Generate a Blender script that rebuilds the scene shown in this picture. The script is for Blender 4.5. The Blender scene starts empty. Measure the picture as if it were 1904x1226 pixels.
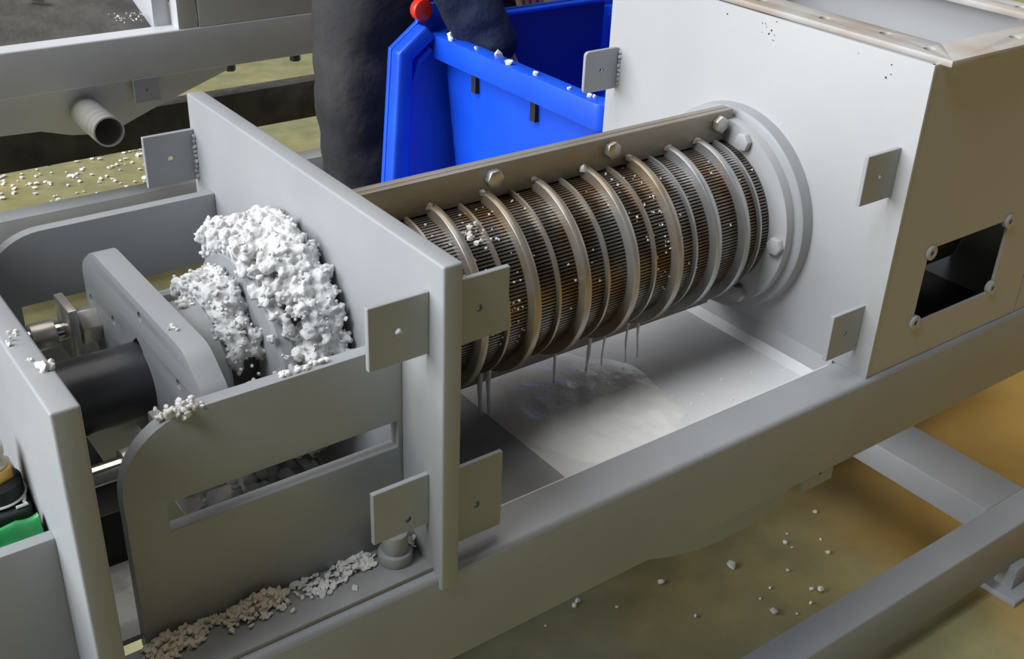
import bpy, bmesh, math, random
from mathutils import Vector, Matrix, noise
from mathutils.geometry import tessellate_polygon
random.seed(7)
S = 0.78                       # metres per modelling unit
scene = bpy.context.scene
C = scene.collection
PI = math.pi

# ------------------------------------------------------------------ camera
cam = bpy.data.cameras.new('camera')
cam.sensor_width = 36.0
cam.lens = 2112.0 / 1904.0 * 36.0
cam.clip_start = 0.05
cam_o = bpy.data.objects.new('camera', cam)
C.objects.link(cam_o)
R_ = Vector((0.80392087, -0.59364773, 0.03596686))
U_ = Vector((0.26589492, 0.41285419, 0.87112072))
F_ = Vector((0.53198791, 0.69074872, -0.48975002))
m = Matrix((R_, U_, -F_)).transposed().to_4x4()
m.translation = Vector((0, 0, 1.75)) * S
cam_o.matrix_world = m
scene.camera = cam_o

# ------------------------------------------------------------------ light
w = bpy.data.worlds.new('world'); scene.world = w
w.use_nodes = True
bg = w.node_tree.nodes['Background']
bg.inputs['Color'].default_value = (1.0, 0.97, 0.93, 1)
bg.inputs['Strength'].default_value = 0.04
def daylight(name, energy, angle, colour, az, el):
    """soft daylight from one side of the hall; az is measured from the left (-X) towards the back (+Y)"""
    l = bpy.data.lights.new(name, 'SUN'); l.energy = energy; l.angle = math.radians(angle); l.color = colour
    o = bpy.data.objects.new(name, l); C.objects.link(o)
    az, el = math.radians(az), math.radians(el)
    d = Vector((-math.cos(el) * math.cos(az), math.cos(el) * math.sin(az), math.sin(el)))
    o.rotation_euler = d.to_track_quat('Z', 'Y').to_euler(); o.location = d * 6
daylight('door_daylight', 3.0, 40, (0.95, 0.97, 1.0), 20, 20)       # the open hall door on the left
daylight('window_daylight', 2.3, 26, (0.93, 0.97, 1.0), 1, 52)      # the high windows above it
sky = bpy.data.lights.new('roof_light_sun', 'SUN')     # daylight falling through the hall roof
sky.energy = 0.95; sky.angle = math.radians(50); sky.color = (1.0, 0.96, 0.90)
sky_o = bpy.data.objects.new('roof_light_sun', sky); C.objects.link(sky_o)
sky_o.rotation_euler = Vector((0.12, 0.26, 0.93)).to_track_quat('Z', 'Y').to_euler()
sky_o.location = (1, 2, 5)
scene.view_settings.view_transform = 'Standard'
scene.view_settings.look = 'None'
scene.view_settings.gamma = 1
scene.view_settings.exposure = 0.0
scene.view_settings.use_curve_mapping = False

# ------------------------------------------------------------------ materials
def srgb(r, g, b):
    f = lambda c: (c / 255 / 12.92) if c / 255 <= 0.04045 else ((c / 255 + 0.055) / 1.055) ** 2.4
    return (f(r), f(g), f(b), 1)

def mat(name, c1, c2=None, scale=8.0, rough=0.5, metal=0.0, bump=0.0, bscale=None, spec=0.5, lo=0.35, hi=0.65,
        detail=5.0, stretch=None, sss=0.0, rough2=None, coat=0.0, bdist=0.002, trans=0.0):
    M = bpy.data.materials.new(name); M.use_nodes = True
    nt = M.node_tree; N = nt.nodes; L = nt.links
    b = N['Principled BSDF']
    b.inputs['Roughness'].default_value = rough
    b.inputs['Metallic'].default_value = metal
    b.inputs['Specular IOR Level'].default_value = spec
    b.inputs['Coat Weight'].default_value = coat
    b.inputs['Transmission Weight'].default_value = trans
    if sss:
        b.inputs['Subsurface Weight'].default_value = sss
        b.inputs['Subsurface Radius'].default_value = (0.01, 0.01, 0.01)
        b.inputs['Subsurface Scale'].default_value = 0.5
    tc = N.new('ShaderNodeTexCoord'); mp = N.new('ShaderNodeMapping')
    L.new(tc.outputs['Object'], mp.inputs['Vector'])
    if stretch: mp.inputs['Scale'].default_value = stretch
    if c2 is None: c2 = c1
    n = N.new('ShaderNodeTexNoise'); n.inputs['Scale'].default_value = scale / S
    n.inputs['Detail'].default_value = detail
    L.new(mp.outputs['Vector'], n.inputs['Vector'])
    cr = N.new('ShaderNodeValToRGB')
    cr.color_ramp.elements[0].position = lo; cr.color_ramp.elements[0].color = c1
    cr.color_ramp.elements[1].position = hi; cr.color_ramp.elements[1].color = c2
    L.new(n.outputs['Fac'], cr.inputs['Fac'])
    L.new(cr.outputs['Color'], b.inputs['Base Color'])
    if rough2 is not None:
        mr = N.new('ShaderNodeMapRange'); mr.inputs['To Min'].default_value = rough; mr.inputs['To Max'].default_value = rough2
        L.new(n.outputs['Fac'], mr.inputs['Value']); L.new(mr.outputs['Result'], b.inputs['Roughness'])
    if bump:
        n2 = N.new('ShaderNodeTexNoise'); n2.inputs['Scale'].default_value = (bscale or scale * 6) / S
        n2.inputs['Detail'].default_value = 4
        L.new(mp.outputs['Vector'], n2.inputs['Vector'])
        bp = N.new('ShaderNodeBump'); bp.inputs['Strength'].default_value = bump; bp.inputs['Distance'].default_value = bdist
        L.new(n2.outputs['Fac'], bp.inputs['Height']); L.new(bp.outputs['Normal'], b.inputs['Normal'])
    return M

MT = {}
MT['paint'] = mat('grey_enamel_paint', (0.36, 0.375, 0.395, 1), (0.40, 0.415, 0.43, 1), scale=5, rough=0.42, bump=0.12, bscale=90, rough2=0.5)
MT['paint_box'] = mat('pale_grey_enamel_paint', (0.455, 0.46, 0.475, 1), (0.49, 0.495, 0.505, 1), scale=4, rough=0.38, bump=0.10, bscale=60, rough2=0.46)
MT['paint_rail'] = mat('darkened_rail_paint', (0.33, 0.34, 0.36, 1), (0.37, 0.38, 0.395, 1), scale=6, rough=0.42, bump=0.12, bscale=90, rough2=0.52)  # enamel grey darkened to dim daylight on the rail tops; spout ring shares it
MT['paint_far'] = mat('daylit_far_press_paint', (0.60, 0.61, 0.64, 1), (0.66, 0.67, 0.69, 1), scale=5, rough=0.45, bump=0.1, bscale=60)  # enamel lightened: stronger daylight on the far press put into its colour
MT['paint_dirty'] = mat('worn_grey_enamel_paint', (0.30, 0.30, 0.30, 1), (0.38, 0.385, 0.39, 1), scale=9, rough=0.5, bump=0.15, bscale=80)
MT['flange_paint'] = mat('stained_cream_grey_paint', (0.42, 0.36, 0.30, 1), (0.50, 0.49, 0.47, 1), scale=9, rough=0.5, bump=0.1)
MT['shaft'] = mat('oiled_black_steel', (0.055, 0.058, 0.066, 1), (0.11, 0.105, 0.105, 1), scale=10, rough=0.34, metal=0.25, bump=0.15, bscale=60)
MT['ring'] = mat('brown_grey_steel', (0.40, 0.32, 0.22, 1), (0.48, 0.46, 0.44, 1), scale=7, rough=0.34, metal=0.6, bump=0.12, bscale=90, lo=0.4, hi=0.62)
MT['ring_grey'] = mat('plain_grey_steel', (0.40, 0.40, 0.41, 1), (0.52, 0.52, 0.53, 1), scale=12, rough=0.38, metal=0.7, bump=0.12, bscale=90)
MT['bar'] = mat('brown_grey_flat_bar', (0.30, 0.25, 0.19, 1), (0.40, 0.375, 0.35, 1), scale=5, rough=0.40, metal=0.35, bump=0.12, bscale=60, stretch=(1, 3, 3))  # brown and grey mottling along the bar
MT['wire'] = mat('pulp_browned_wedge_wire', (0.16, 0.105, 0.06, 1), (0.24, 0.23, 0.22, 1), scale=14, rough=0.35, metal=0.7, bump=0.2, bscale=120, lo=0.42, hi=0.6)
MT['dark'] = mat('black_void_shade', (0.010, 0.010, 0.012, 1), (0.02, 0.02, 0.02, 1), rough=0.7)  # near-black put in for the shade inside openings and gaps
MT['bolt'] = mat('zinc_bolt_steel', (0.42, 0.39, 0.33, 1), (0.55, 0.54, 0.52, 1), scale=20, rough=0.33, metal=0.8)
MT['stainless'] = mat('brushed_stainless_steel', (0.55, 0.53, 0.49, 1), (0.68, 0.66, 0.62, 1), scale=6, rough=0.32, metal=0.6, stretch=(1, 12, 1), bump=0.05)
MT['chrome'] = mat('chromed_rod', (0.6, 0.58, 0.55, 1), (0.7, 0.7, 0.7, 1), rough=0.12, metal=1.0)
MT['tray'] = mat('wet_pale_grey_tray', (0.72, 0.72, 0.725, 1), (0.80, 0.80, 0.80, 1), scale=5, rough=0.25, bump=0.15, bscale=20, rough2=0.45)
MT['milk'] = mat('milky_press_water', (0.84, 0.83, 0.80, 1), (0.92, 0.915, 0.89, 1), scale=14, rough=0.22, bump=0.7, bscale=30, bdist=0.004, sss=0.1)
MT['stream'] = mat('falling_press_water', (0.86, 0.86, 0.85, 1), (0.94, 0.94, 0.93, 1), rough=0.15, trans=0.15, spec=0.7)
MT['pulp'] = mat('white_wet_pulp', (0.66, 0.665, 0.67, 1), (0.76, 0.76, 0.76, 1), scale=30, rough=0.8, bump=0.8, bscale=120, bdist=0.003, sss=0.15)
MT['flake'] = mat('cream_pulp_flakes', (0.90, 0.79, 0.62, 1), (0.96, 0.93, 0.87, 1), scale=25, rough=0.8)
MT['crumb'] = mat('white_pulp_crumbs', (0.80, 0.79, 0.76, 1), (0.88, 0.88, 0.86, 1), scale=40, rough=0.8)
MT['blue'] = mat('bright_blue_plastic', (0.008, 0.085, 0.78, 1), (0.012, 0.115, 0.88, 1), scale=4, rough=0.34, bump=0.05, bscale=40)
MT['navy'] = mat('dark_blue_plastic', (0.003, 0.006, 0.20, 1), (0.004, 0.008, 0.26, 1), scale=4, rough=0.45)
MT['red'] = mat('red_plastic_cap', (0.80, 0.025, 0.015, 1), (0.86, 0.04, 0.02, 1), rough=0.35)
MT['cloth'] = mat('charcoal_work_cloth', (0.035, 0.035, 0.040, 1), (0.062, 0.060, 0.062, 1), scale=5, rough=0.9, bump=0.7, bscale=7, bdist=0.02, spec=0.2)
MT['navycloth'] = mat('navy_work_jacket_cloth', (0.012, 0.017, 0.045, 1), (0.028, 0.038, 0.085, 1), scale=7, rough=0.85, bump=0.7, bscale=10, bdist=0.02, spec=0.25)
MT['skin'] = mat('skin', (0.45, 0.27, 0.19, 1), (0.50, 0.31, 0.22, 1), rough=0.55, sss=0.1)
MT['hair'] = mat('dark_hair', (0.012, 0.010, 0.009, 1), (0.02, 0.018, 0.015, 1), rough=0.6, bump=0.5, bscale=80)
MT['black'] = mat('black_rubber', (0.012, 0.012, 0.013, 1), (0.025, 0.025, 0.027, 1), rough=0.6)
MT['brass'] = mat('yellow_brass', (0.62, 0.36, 0.08, 1), (0.72, 0.46, 0.14, 1), rough=0.35, metal=0.6)
MT['beige'] = mat('beige_plastic', (0.52, 0.47, 0.40, 1), (0.58, 0.53, 0.46, 1), rough=0.5)
MT['green'] = mat('green_plastic_film', (0.01, 0.20, 0.045, 1), (0.05, 0.36, 0.13, 1), scale=9, rough=0.3, bump=0.4, bscale=14, bdist=0.006)
MT['iron_and_shade'] = mat('brown_iron_and_bar_shade', (0.055, 0.05, 0.045, 1), (0.11, 0.10, 0.09, 1), scale=9, rough=0.75, bump=0.5, bscale=25, bdist=0.01)
MT['stained'] = mat('pulp_whitened_plate', (0.55, 0.55, 0.55, 1), (0.85, 0.84, 0.82, 1), scale=18, rough=0.7, bump=0.3, bscale=50, lo=0.42, hi=0.55)
MT['cotton'] = mat('white_cord', (0.7, 0.7, 0.68, 1), rough=0.8)

def floor_mat():
    M = bpy.data.materials.new('worn_olive_floor_with_ochre_glare'); M.use_nodes = True
    nt = M.node_tree; N = nt.nodes; L = nt.links; b = N['Principled BSDF']
    tc = N.new('ShaderNodeTexCoord')
    def ramp(scale, stops, detail=4, rough=0.55):
        n = N.new('ShaderNodeTexNoise'); n.inputs['Scale'].default_value = scale; n.inputs['Detail'].default_value = detail
        n.inputs['Roughness'].default_value = rough
        L.new(tc.outputs['Object'], n.inputs['Vector'])
        r = N.new('ShaderNodeValToRGB')
        e = r.color_ramp.elements
        e[0].position, e[0].color = stops[0]; e[1].position, e[1].color = stops[-1]
        for p, c in stops[1:-1]:
            k = e.new(p); k.color = c
        L.new(n.outputs['Fac'], r.inputs['Fac'])
        return n, r
    _, a = ramp(1.6, [(0.36, (0.26, 0.275, 0.165, 1)), (0.5, (0.35, 0.33, 0.18, 1)), (0.64, (0.41, 0.35, 0.16, 1))])
    _, c = ramp(9.0, [(0.35, (0.55, 0.58, 0.52, 1)), (0.65, (1.0, 0.97, 0.9, 1))], detail=6)
    mx = N.new('ShaderNodeMix'); mx.data_type = 'RGBA'; mx.blend_type = 'MULTIPLY'; mx.inputs[0].default_value = 0.7
    L.new(a.outputs['Color'], mx.inputs[6]); L.new(c.outputs['Color'], mx.inputs[7])
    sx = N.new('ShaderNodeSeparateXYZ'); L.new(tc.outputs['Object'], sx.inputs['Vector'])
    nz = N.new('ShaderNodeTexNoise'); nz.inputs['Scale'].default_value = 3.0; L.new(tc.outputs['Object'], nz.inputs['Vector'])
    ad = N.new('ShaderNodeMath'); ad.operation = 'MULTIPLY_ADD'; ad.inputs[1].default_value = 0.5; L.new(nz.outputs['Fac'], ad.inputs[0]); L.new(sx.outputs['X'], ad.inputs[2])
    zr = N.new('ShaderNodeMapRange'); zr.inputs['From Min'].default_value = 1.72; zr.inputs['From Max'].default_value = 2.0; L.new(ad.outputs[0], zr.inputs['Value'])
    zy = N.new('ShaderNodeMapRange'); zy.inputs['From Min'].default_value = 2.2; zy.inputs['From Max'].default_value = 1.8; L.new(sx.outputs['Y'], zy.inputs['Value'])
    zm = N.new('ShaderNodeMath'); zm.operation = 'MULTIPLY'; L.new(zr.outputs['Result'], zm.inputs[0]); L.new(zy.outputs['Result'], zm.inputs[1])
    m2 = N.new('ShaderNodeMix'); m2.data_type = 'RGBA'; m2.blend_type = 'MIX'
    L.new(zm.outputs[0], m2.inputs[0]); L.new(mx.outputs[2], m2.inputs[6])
    _, oc = ramp(5.0, [(0.35, (0.42, 0.25, 0.06, 1)), (0.65, (0.50, 0.31, 0.085, 1))])  # ochre: window glare on the right of the floor, painted into the colour
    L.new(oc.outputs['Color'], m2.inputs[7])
    L.new(m2.outputs[2], b.inputs['Base Color'])
    n3, _ = ramp(40, [(0, (0, 0, 0, 1)), (1, (1, 1, 1, 1))])
    bp = N.new('ShaderNodeBump'); bp.inputs['Strength'].default_value = 0.15; bp.inputs['Distance'].default_value = 0.003
    L.new(n3.outputs['Fac'], bp.inputs['Height']); L.new(bp.outputs['Normal'], b.inputs['Normal'])
    b.inputs['Roughness'].default_value = 0.38
    return M
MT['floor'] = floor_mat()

# ------------------------------------------------------------------ mesh helpers
class MB:
    """collects shapes in modelling units (x along the press, y away from the viewer, z up)"""
    def __init__(s): s.v = []; s.f = []
    def add(s, vs, fs):
        o = len(s.v); s.v += [tuple(p) for p in vs]; s.f += [tuple(i + o for i in f) for f in fs]; return s
    def box(s, x0, x1, y0, y1, z0, z1):
        vs = [(x, y, z) for x in (x0, x1) for y in (y0, y1) for z in (z0, z1)]
        return s.add(vs, [(0, 1, 3, 2), (4, 6, 7, 5), (0, 4, 5, 1), (2, 3, 7, 6), (0, 2, 6, 4), (1, 5, 7, 3)])
    def prism(s, poly, axis, a0, a1, holes=()):
        """poly in the plane across axis: axis x -> (y,z), y -> (x,z), z -> (x,y)"""
        def P(p, a):
            return (a, p[0], p[1]) if axis == 'x' else (p[0], a, p[1]) if axis == 'y' else (p[0], p[1], a)
        loops = [list(poly)] + [list(h) for h in holes]
        flat = [p for l in loops for p in l]; n = len(flat)
        vs = [P(p, a0) for p in flat] + [P(p, a1) for p in flat]
        fs = []
        if holes:
            for t in tessellate_polygon([[Vector((p[0], p[1], 0)) for p in l] for l in loops]):
                fs.append((t[2], t[1], t[0])); fs.append((t[0] + n, t[1] + n, t[2] + n))
        else:
            fs.append(tuple(range(n))[::-1]); fs.append(tuple(range(n, 2 * n)))
        o = 0
        for l in loops:
            k = len(l)
            for i in range(k):
                j = (i + 1) % k
                fs.append((o + i, o + j, o + j + n, o + i + n))
            o += k
        return s.add(vs, fs)
    def cyl(s, p0, p1, r0, r1=None, n=24, cap=True):
        r1 = r0 if r1 is None else r1
        p0 = Vector(p0); p1 = Vector(p1); d = (p1 - p0).normalized()
        a = d.orthogonal().normalized(); b = d.cross(a)
        vs = []
        for p, r in ((p0, r0), (p1, r1)):
            for i in range(n):
                t = 2 * PI * i / n
                vs.append(p + a * (r * math.cos(t)) + b * (r * math.sin(t)))
        fs = [(i, (i + 1) % n, n + (i + 1) % n, n + i) for i in range(n)]
        if cap: fs += [tuple(range(n))[::-1], tuple(range(n, 2 * n))]
        return s.add(vs, fs)
    def lathe(s, prof, origin, axis='x', n=64, closed=True, a0=0.0, a1=2 * PI):
        """prof = [(along, radius)...]; closed joins last profile point to first"""
        full = abs(a1 - a0 - 2 * PI) < 1e-6
        m_ = n if full else n + 1
        vs = []
        for i in range(m_):
            t = a0 + (a1 - a0) * i / n
            c, q = math.cos(t), math.sin(t)
            for (a, r) in prof:
                if axis == 'x': vs.append((origin[0] + a, origin[1] + r * c, origin[2] + r * q))
                elif axis == 'y': vs.append((origin[0] + r * c, origin[1] + a, origin[2] + r * q))
                else: vs.append((origin[0] + r * c, origin[1] + r * q, origin[2] + a))
        k = len(prof); fs = []
        for i in range(n):
            i2 = (i + 1) % m_
            for j in range(k if closed else k - 1):
                j2 = (j + 1) % k
                fs.append((i * k + j, i2 * k + j, i2 * k + j2, i * k + j2))
        if not full and closed:
            fs.append(tuple(range(k))[::-1]); fs.append(tuple((m_ - 1) * k + j for j in range(k)))
        return s.add(vs, fs)
    def tube(s, pts, rad, n=8):
        pts = [Vector(p) for p in pts]; rr = rad if isinstance(rad, (list, tuple)) else [rad] * len(pts)
        d0 = (pts[1] - pts[0]).normalized(); a = d0.orthogonal().normalized(); vs = []
        for i, p in enumerate(pts):
            d = (pts[min(i + 1, len(pts) - 1)] - pts[max(i - 1, 0)]).normalized()
            a = (a - d * a.dot(d)).normalized(); b = d.cross(a)
            for k in range(n):
                t = 2 * PI * k / n
                vs.append(p + a * (rr[i] * math.cos(t)) + b * (rr[i] * math.sin(t)))
        fs = []
        for i in range(len(pts) - 1):
            for k in range(n):
                k2 = (k + 1) % n
                fs.append((i * n + k, i * n + k2, (i + 1) * n + k2, (i + 1) * n + k))
        fs += [tuple(range(n))[::-1], tuple((len(pts) - 1) * n + k for k in range(n))]
        return s.add(vs, fs)
    def blob(s, c, r, sub=1, jit=0.25, sq=(1, 1, 1)):
        bm = bmesh.new(); bmesh.ops.create_icosphere(bm, subdivisions=sub, radius=1.0)
        o = Vector((random.random() * 50, random.random() * 50, random.random() * 50))
        vs = []
        for v in bm.verts:
            k = r * (1 + jit * noise.noise(v.co * 1.4 + o) * 1.6)
            vs.append((c[0] + v.co.x * k * sq[0], c[1] + v.co.y * k * sq[1], c[2] + v.co.z * k * sq[2]))
        fs = [tuple(v.index for v in f.verts) for f in bm.faces]
        bm.free(); return s.add(vs, fs)
    def mesh(s, name, bevel=0.0, seg=2, smooth=True, angle=35):
        me = bpy.data.meshes.new(name)
        me.from_pydata([(x * S, y * S, z * S) for x, y, z in s.v], [], s.f)
        bm = bmesh.new(); bm.from_mesh(me)
        bmesh.ops.recalc_face_normals(bm, faces=bm.faces)
        if bevel:
            ed = [e for e in bm.edges if len(e.link_faces) == 2 and e.calc_face_angle(0) > math.radians(32)]
            bmesh.ops.bevel(bm, geom=ed, offset=bevel * S, segments=seg, profile=0.5, affect='EDGES', clamp_overlap=True)
        bm.to_mesh(me); bm.free()
        if smooth:
            me.polygons.foreach_set('use_smooth', [True] * len(me.polygons))
            me.set_sharp_from_angle(angle=math.radians(angle))
        return me
    def build(s, name, material, parent=None, bevel=0.0, seg=2, smooth=True, label=None, angle=35):
        me = s.mesh(name, bevel, seg, smooth, angle)
        return link(name, me, material, parent, label)

def link(name, me, material, parent=None, label=None):
    if material is not None and not me.materials: me.materials.append(material)
    o = bpy.data.objects.new(name, me); C.objects.link(o)
    if parent is not None:
        o.parent = parent
        if parent.type == 'EMPTY': o.location = -parent.location
    if label: o['label'] = label
    return o

def thing(name, label, cat, loc=(0, 0, 0), group=None):
    o = bpy.data.objects.new(name, None); C.objects.link(o)
    o.empty_display_size = 0.1
    o.location = Vector(loc) * S
    o['label'] = label; o['category'] = cat
    if group: o['group'] = group
    return o

def tag(o, label, cat, group=None, kind=None):
    o['label'] = label; o['category'] = cat
    if group: o['group'] = group
    if kind: o['kind'] = kind
    return o

def circ(cx, cy, r, n=12, a0=0.0): return [(cx + r * math.cos(a0 + 2 * PI * i / n), cy + r * math.sin(a0 + 2 * PI * i / n)) for i in range(n)]

def rounded(poly, radii, n=6):
    """round the corners of a polygon; radii one value per corner"""
    out = []; k = len(poly)
    for i in range(k):
        p = Vector(poly[i]); a = Vector(poly[i - 1]); b = Vector(poly[(i + 1) % k]); r = radii[i]
        if r <= 0: out.append(tuple(p)); continue
        u = (a - p).normalized(); v = (b - p).normalized()
        ang = u.angle(v); d = r / math.tan(ang / 2)
        d = min(d, (a - p).length * 0.49, (b - p).length * 0.49); rr = d * math.tan(ang / 2)
        c = p + (u + v).normalized() * (rr / math.sin(ang / 2))
        s0 = p + u * d - c; s1 = p + v * d - c
        a0 = math.atan2(s0.y, s0.x); da = math.atan2(s1.y, s1.x) - a0
        while da > PI: da -= 2 * PI
        while da < -PI: da += 2 * PI
        for j in range(n + 1):
            t = a0 + da * j / n
            out.append((c.x + rr * math.cos(t), c.y + rr * math.sin(t)))
    return out

def hexbolt(axis, pos, r, h, name, parent, m_='bolt', washer=True, rot=0.3):
    """hex head whose underside sits at pos; axis: '-y' (towards viewer), '-x', 'z'"""
    mb = MB()
    x, y, z = pos
    if axis == '-y':
        mb.prism(circ(x, z, r, 6, rot), 'y', y - h, y)
    elif axis == '-x':
        mb.prism(circ(y, z, r, 6, rot), 'x', x - h, x)
    else:
        mb.prism(circ(x, y, r, 6, rot), 'z', z, z + h)
    return mb.build(name, MT[m_], parent, bevel=r * 0.12, seg=2)

# ------------------------------------------------------------------ setting: the floor
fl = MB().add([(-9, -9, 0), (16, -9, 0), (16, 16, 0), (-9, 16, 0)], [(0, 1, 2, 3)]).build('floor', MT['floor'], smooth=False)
fl['kind'] = 'structure'; fl['label'] = 'worn olive green coated workshop floor with window glare painted ochre on the right'

# ------------------------------------------------------------------ the screw press frame
AY, AZ = 1.205, 1.0            # screw axis
ZR = 0.82                      # top of the rails
frame = thing('press_frame', 'grey painted steel frame of the near screw press with upright plates and long rails', 'machine frame', (0.9, 1.205, 0))

def rail(y0, y1, name, parent, x0=-0.6, x1=2.9, z0=0.667, z1=ZR, m_='paint_rail'):
    b = MB(); b.box(x0, x1, y0, y1, z0, z1)
    return b.build(name, MT[m_], parent, bevel=0.009, seg=4)
rail(0.872, 0.945, 'long_rail', frame)
rail(1.465, 1.538, 'long_rail', frame)

def tab(parent, x0, x1, y, z0, z1, hole=None, th=0.007, corner=0, name='mounting_tab', m_='paint', hr=0.0045):
    hx, hz = hole or ((x0 + x1) / 2, (z0 + z1) / 2)
    pl = rounded([(x0, z0), (x1, z0), (x1, z1), (x0, z1)], [corner] * 4, 3) if corner else [(x0, z0), (x1, z0), (x1, z1), (x0, z1)]
    b = MB(); b.prism(pl, 'y', y, y + th, holes=[circ(hx, hz, hr, 10)])
    o = b.build(name, MT[m_], parent, bevel=0.0008, seg=1)
    return o

ep = MB().box(0.576, 0.601, 0.866, 1.53, 0.80, 1.236).build('end_plate', MT['paint'], frame, bevel=0.003, seg=3)
tab(ep, 0.501, 0.576, 0.893, 1.121, 1.197)
tab(ep, 0.501, 0.576, 0.893, 0.888, 0.960, hole=(0.548, 0.905))
tab(ep, 0.601, 0.682, 0.893, 1.118, 1.199)
tab(ep, 0.601, 0.682, 0.893, 0.838, 0.950, hole=(0.645, 0.885))
tab(ep, 0.501, 0.576, 1.516, 1.110, 1.186)
# weld beads where the back tab meets the plate
wb = MB()
for k in range(9): wb.blob((0.575, 1.514, 1.116 + k * 0.0075), 0.0042, 1, 0.4)
wb.build('weld_bead', MT['paint'], ep)
MB().box(0.577, 0.600, 0.946, 1.464, 0.70, 0.802).build('end_plate_web', MT['paint'], frame, bevel=0.001)
bpl = MB().box(0.177, 0.204, 0.866, 1.53, 0.70, 1.203).build('bearing_plate', MT['paint'], frame, bevel=0.003, seg=3)

def side_plate(y0, y1):
    poly = [(0.247, 0.815), (0.576, 0.815), (0.576, 1.107), (0.247, 1.107)]
    pl = rounded(poly, [0, 0, 0, 0.085], 12)
    slot = [(0.291, 0.967), (0.569, 0.967), (0.569, 1.003), (0.291, 1.003)]
    b = MB(); b.prism(pl, 'y', y0, y1, holes=[slot])
    return b.build('side_plate', MT['paint'], frame, bevel=0.0015, seg=2)
sp = side_plate(0.950, 0.968)
side_plate(1.460, 1.478)
# packer strip on the near rail under the outlet bay
MB().box(-0.2, 0.577, 0.884, 0.951, 0.818, 0.8265).build('packer_strip', MT['paint_dirty'], frame, bevel=0.0015)
MB().box(-0.2, 0.577, 1.459, 1.53, 0.818, 0.8265).build('packer_strip', MT['paint_dirty'], frame, bevel=0.0015)
for (bx_, by_) in ((0.546, 0.922),):
    b = MB(); b.cyl((bx_, by_, 0.826), (bx_, by_, 0.842), 0.021, n=28); b.cyl((bx_, by_, 0.842), (bx_, by_, 0.868), 0.0155, n=24)
    b.build('rail_bolt', MT['paint_dirty'], frame, bevel=0.0015)
# gearbox-side cheek plate left of the bearing plate
MB().box(-0.6, 0.178, 0.946, 0.962, 0.70, 1.014).build('cheek_plate', MT['paint'], frame, bevel=0.002)
MB().box(-0.6, 0.178, 1.448, 1.464, 0.70, 1.014).build('cheek_plate', MT['paint'], frame, bevel=0.002)
MB().box(-0.6, 0.178, 0.96, 1.45, 0.985, 1.000).build('shelf_plate', MT['black'], frame, bevel=0.001)
# lower frame: bars close to the floor, cross member, posts, feet
MB().box(0.2, 2.9, 0.881, 0.954, 0.070, 0.200).build('lower_bar', MT['paint'], frame, bevel=0.004, seg=3)
MB().box(0.2, 2.9, 1.46, 1.533, 0.070, 0.200).build('lower_bar', MT['paint'], frame, bevel=0.004, seg=3)
MB().box(2.088, 2.234, 0.953, 1.461, 0.130, 0.1995).build('cross_member', MT['paint'], frame, bevel=0.003, seg=2)
MB().box(0.30, 0.44, 0.953, 1.461, 0.130, 0.1995).build('cross_member', MT['paint'], frame, bevel=0.003, seg=2)
for px_ in (2.245, 0.40):
    for y0 in (0.882, 1.461):
        MB().box(px_, px_ + 0.075, y0, y0 + 0.071, 0.198, 0.67).build('post', MT['paint'], frame, bevel=0.004, seg=2)
for fx in (2.09, 0.42):
    for fy in (0.832, 1.47):
        ft = MB().box(fx, fx + 0.11, fy, fy + 0.09, 0.0, 0.016).build('foot_plate', MT['paint'], frame, bevel=0.002)
        MB().box(fx + 0.03, fx + 0.08, fy + 0.03, fy + 0.075, 0.015, 0.075).build('foot_stub', MT['paint'], ft, bevel=0.002)
tab(frame, 1.40, 1.48, 0.962, 0.535, 0.67, hole=(1.445, 0.562), th=0.006)

# ------------------------------------------------------------------ feed hopper
BX = 1.388
hop = thing('feed_hopper', 'large pale grey steel hopper box with open flanged top and square window', 'hopper', (1.75, 1.21, ZR))
x1h = 1.80
TOPZ = 1.325
# walls: front wall with a square opening, left wall, back wall, right wall
win = [(1.484, 0.889), (1.702, 0.889), (1.702, 1.022), (1.484, 1.022)]
b = MB(); b.prism([(BX, ZR), (x1h, ZR), (x1h, TOPZ), (BX, TOPZ)], 'y', 0.879, 0.885, holes=[win])
b.build('front_wall', MT['paint_box'], hop, bevel=0.0008, seg=1)
MB().box(x1h + 0.003, 2.05, 0.879, 0.885, ZR, 1.10).build('guard_plate', MT['paint_box'], hop, bevel=0.0008, seg=1)
lw = MB().box(BX - 0.001, BX + 0.006, 0.878, 1.545, ZR, TOPZ).build('left_wall', MT['paint_box'], hop, bevel=0.001, seg=2)
MB().box(BX - 0.0005, BX + 0.006, 0.946, 1.464, 0.70, ZR + 0.002).build('left_wall_skirt', MT['paint_box'], hop, bevel=0.0005)
MB().box(BX, x1h, 1.539, 1.545, ZR, TOPZ).build('back_wall', MT['paint_box'], hop, bevel=0.001)
MB().box(x1h - 0.006, x1h, 0.885, 1.539, ZR, TOPZ).build('right_wall', MT['paint_box'], hop, bevel=0.001)
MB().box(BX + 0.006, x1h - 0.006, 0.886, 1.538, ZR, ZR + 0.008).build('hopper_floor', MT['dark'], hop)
# inner chute plates
MB().prism([(0.90, 1.30), (0.906, 1.30), (1.02, 0.88), (1.014, 0.88)], 'x', BX + 0.01, x1h - 0.01).build('chute_plate', MT['paint_dirty'], hop)
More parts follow.
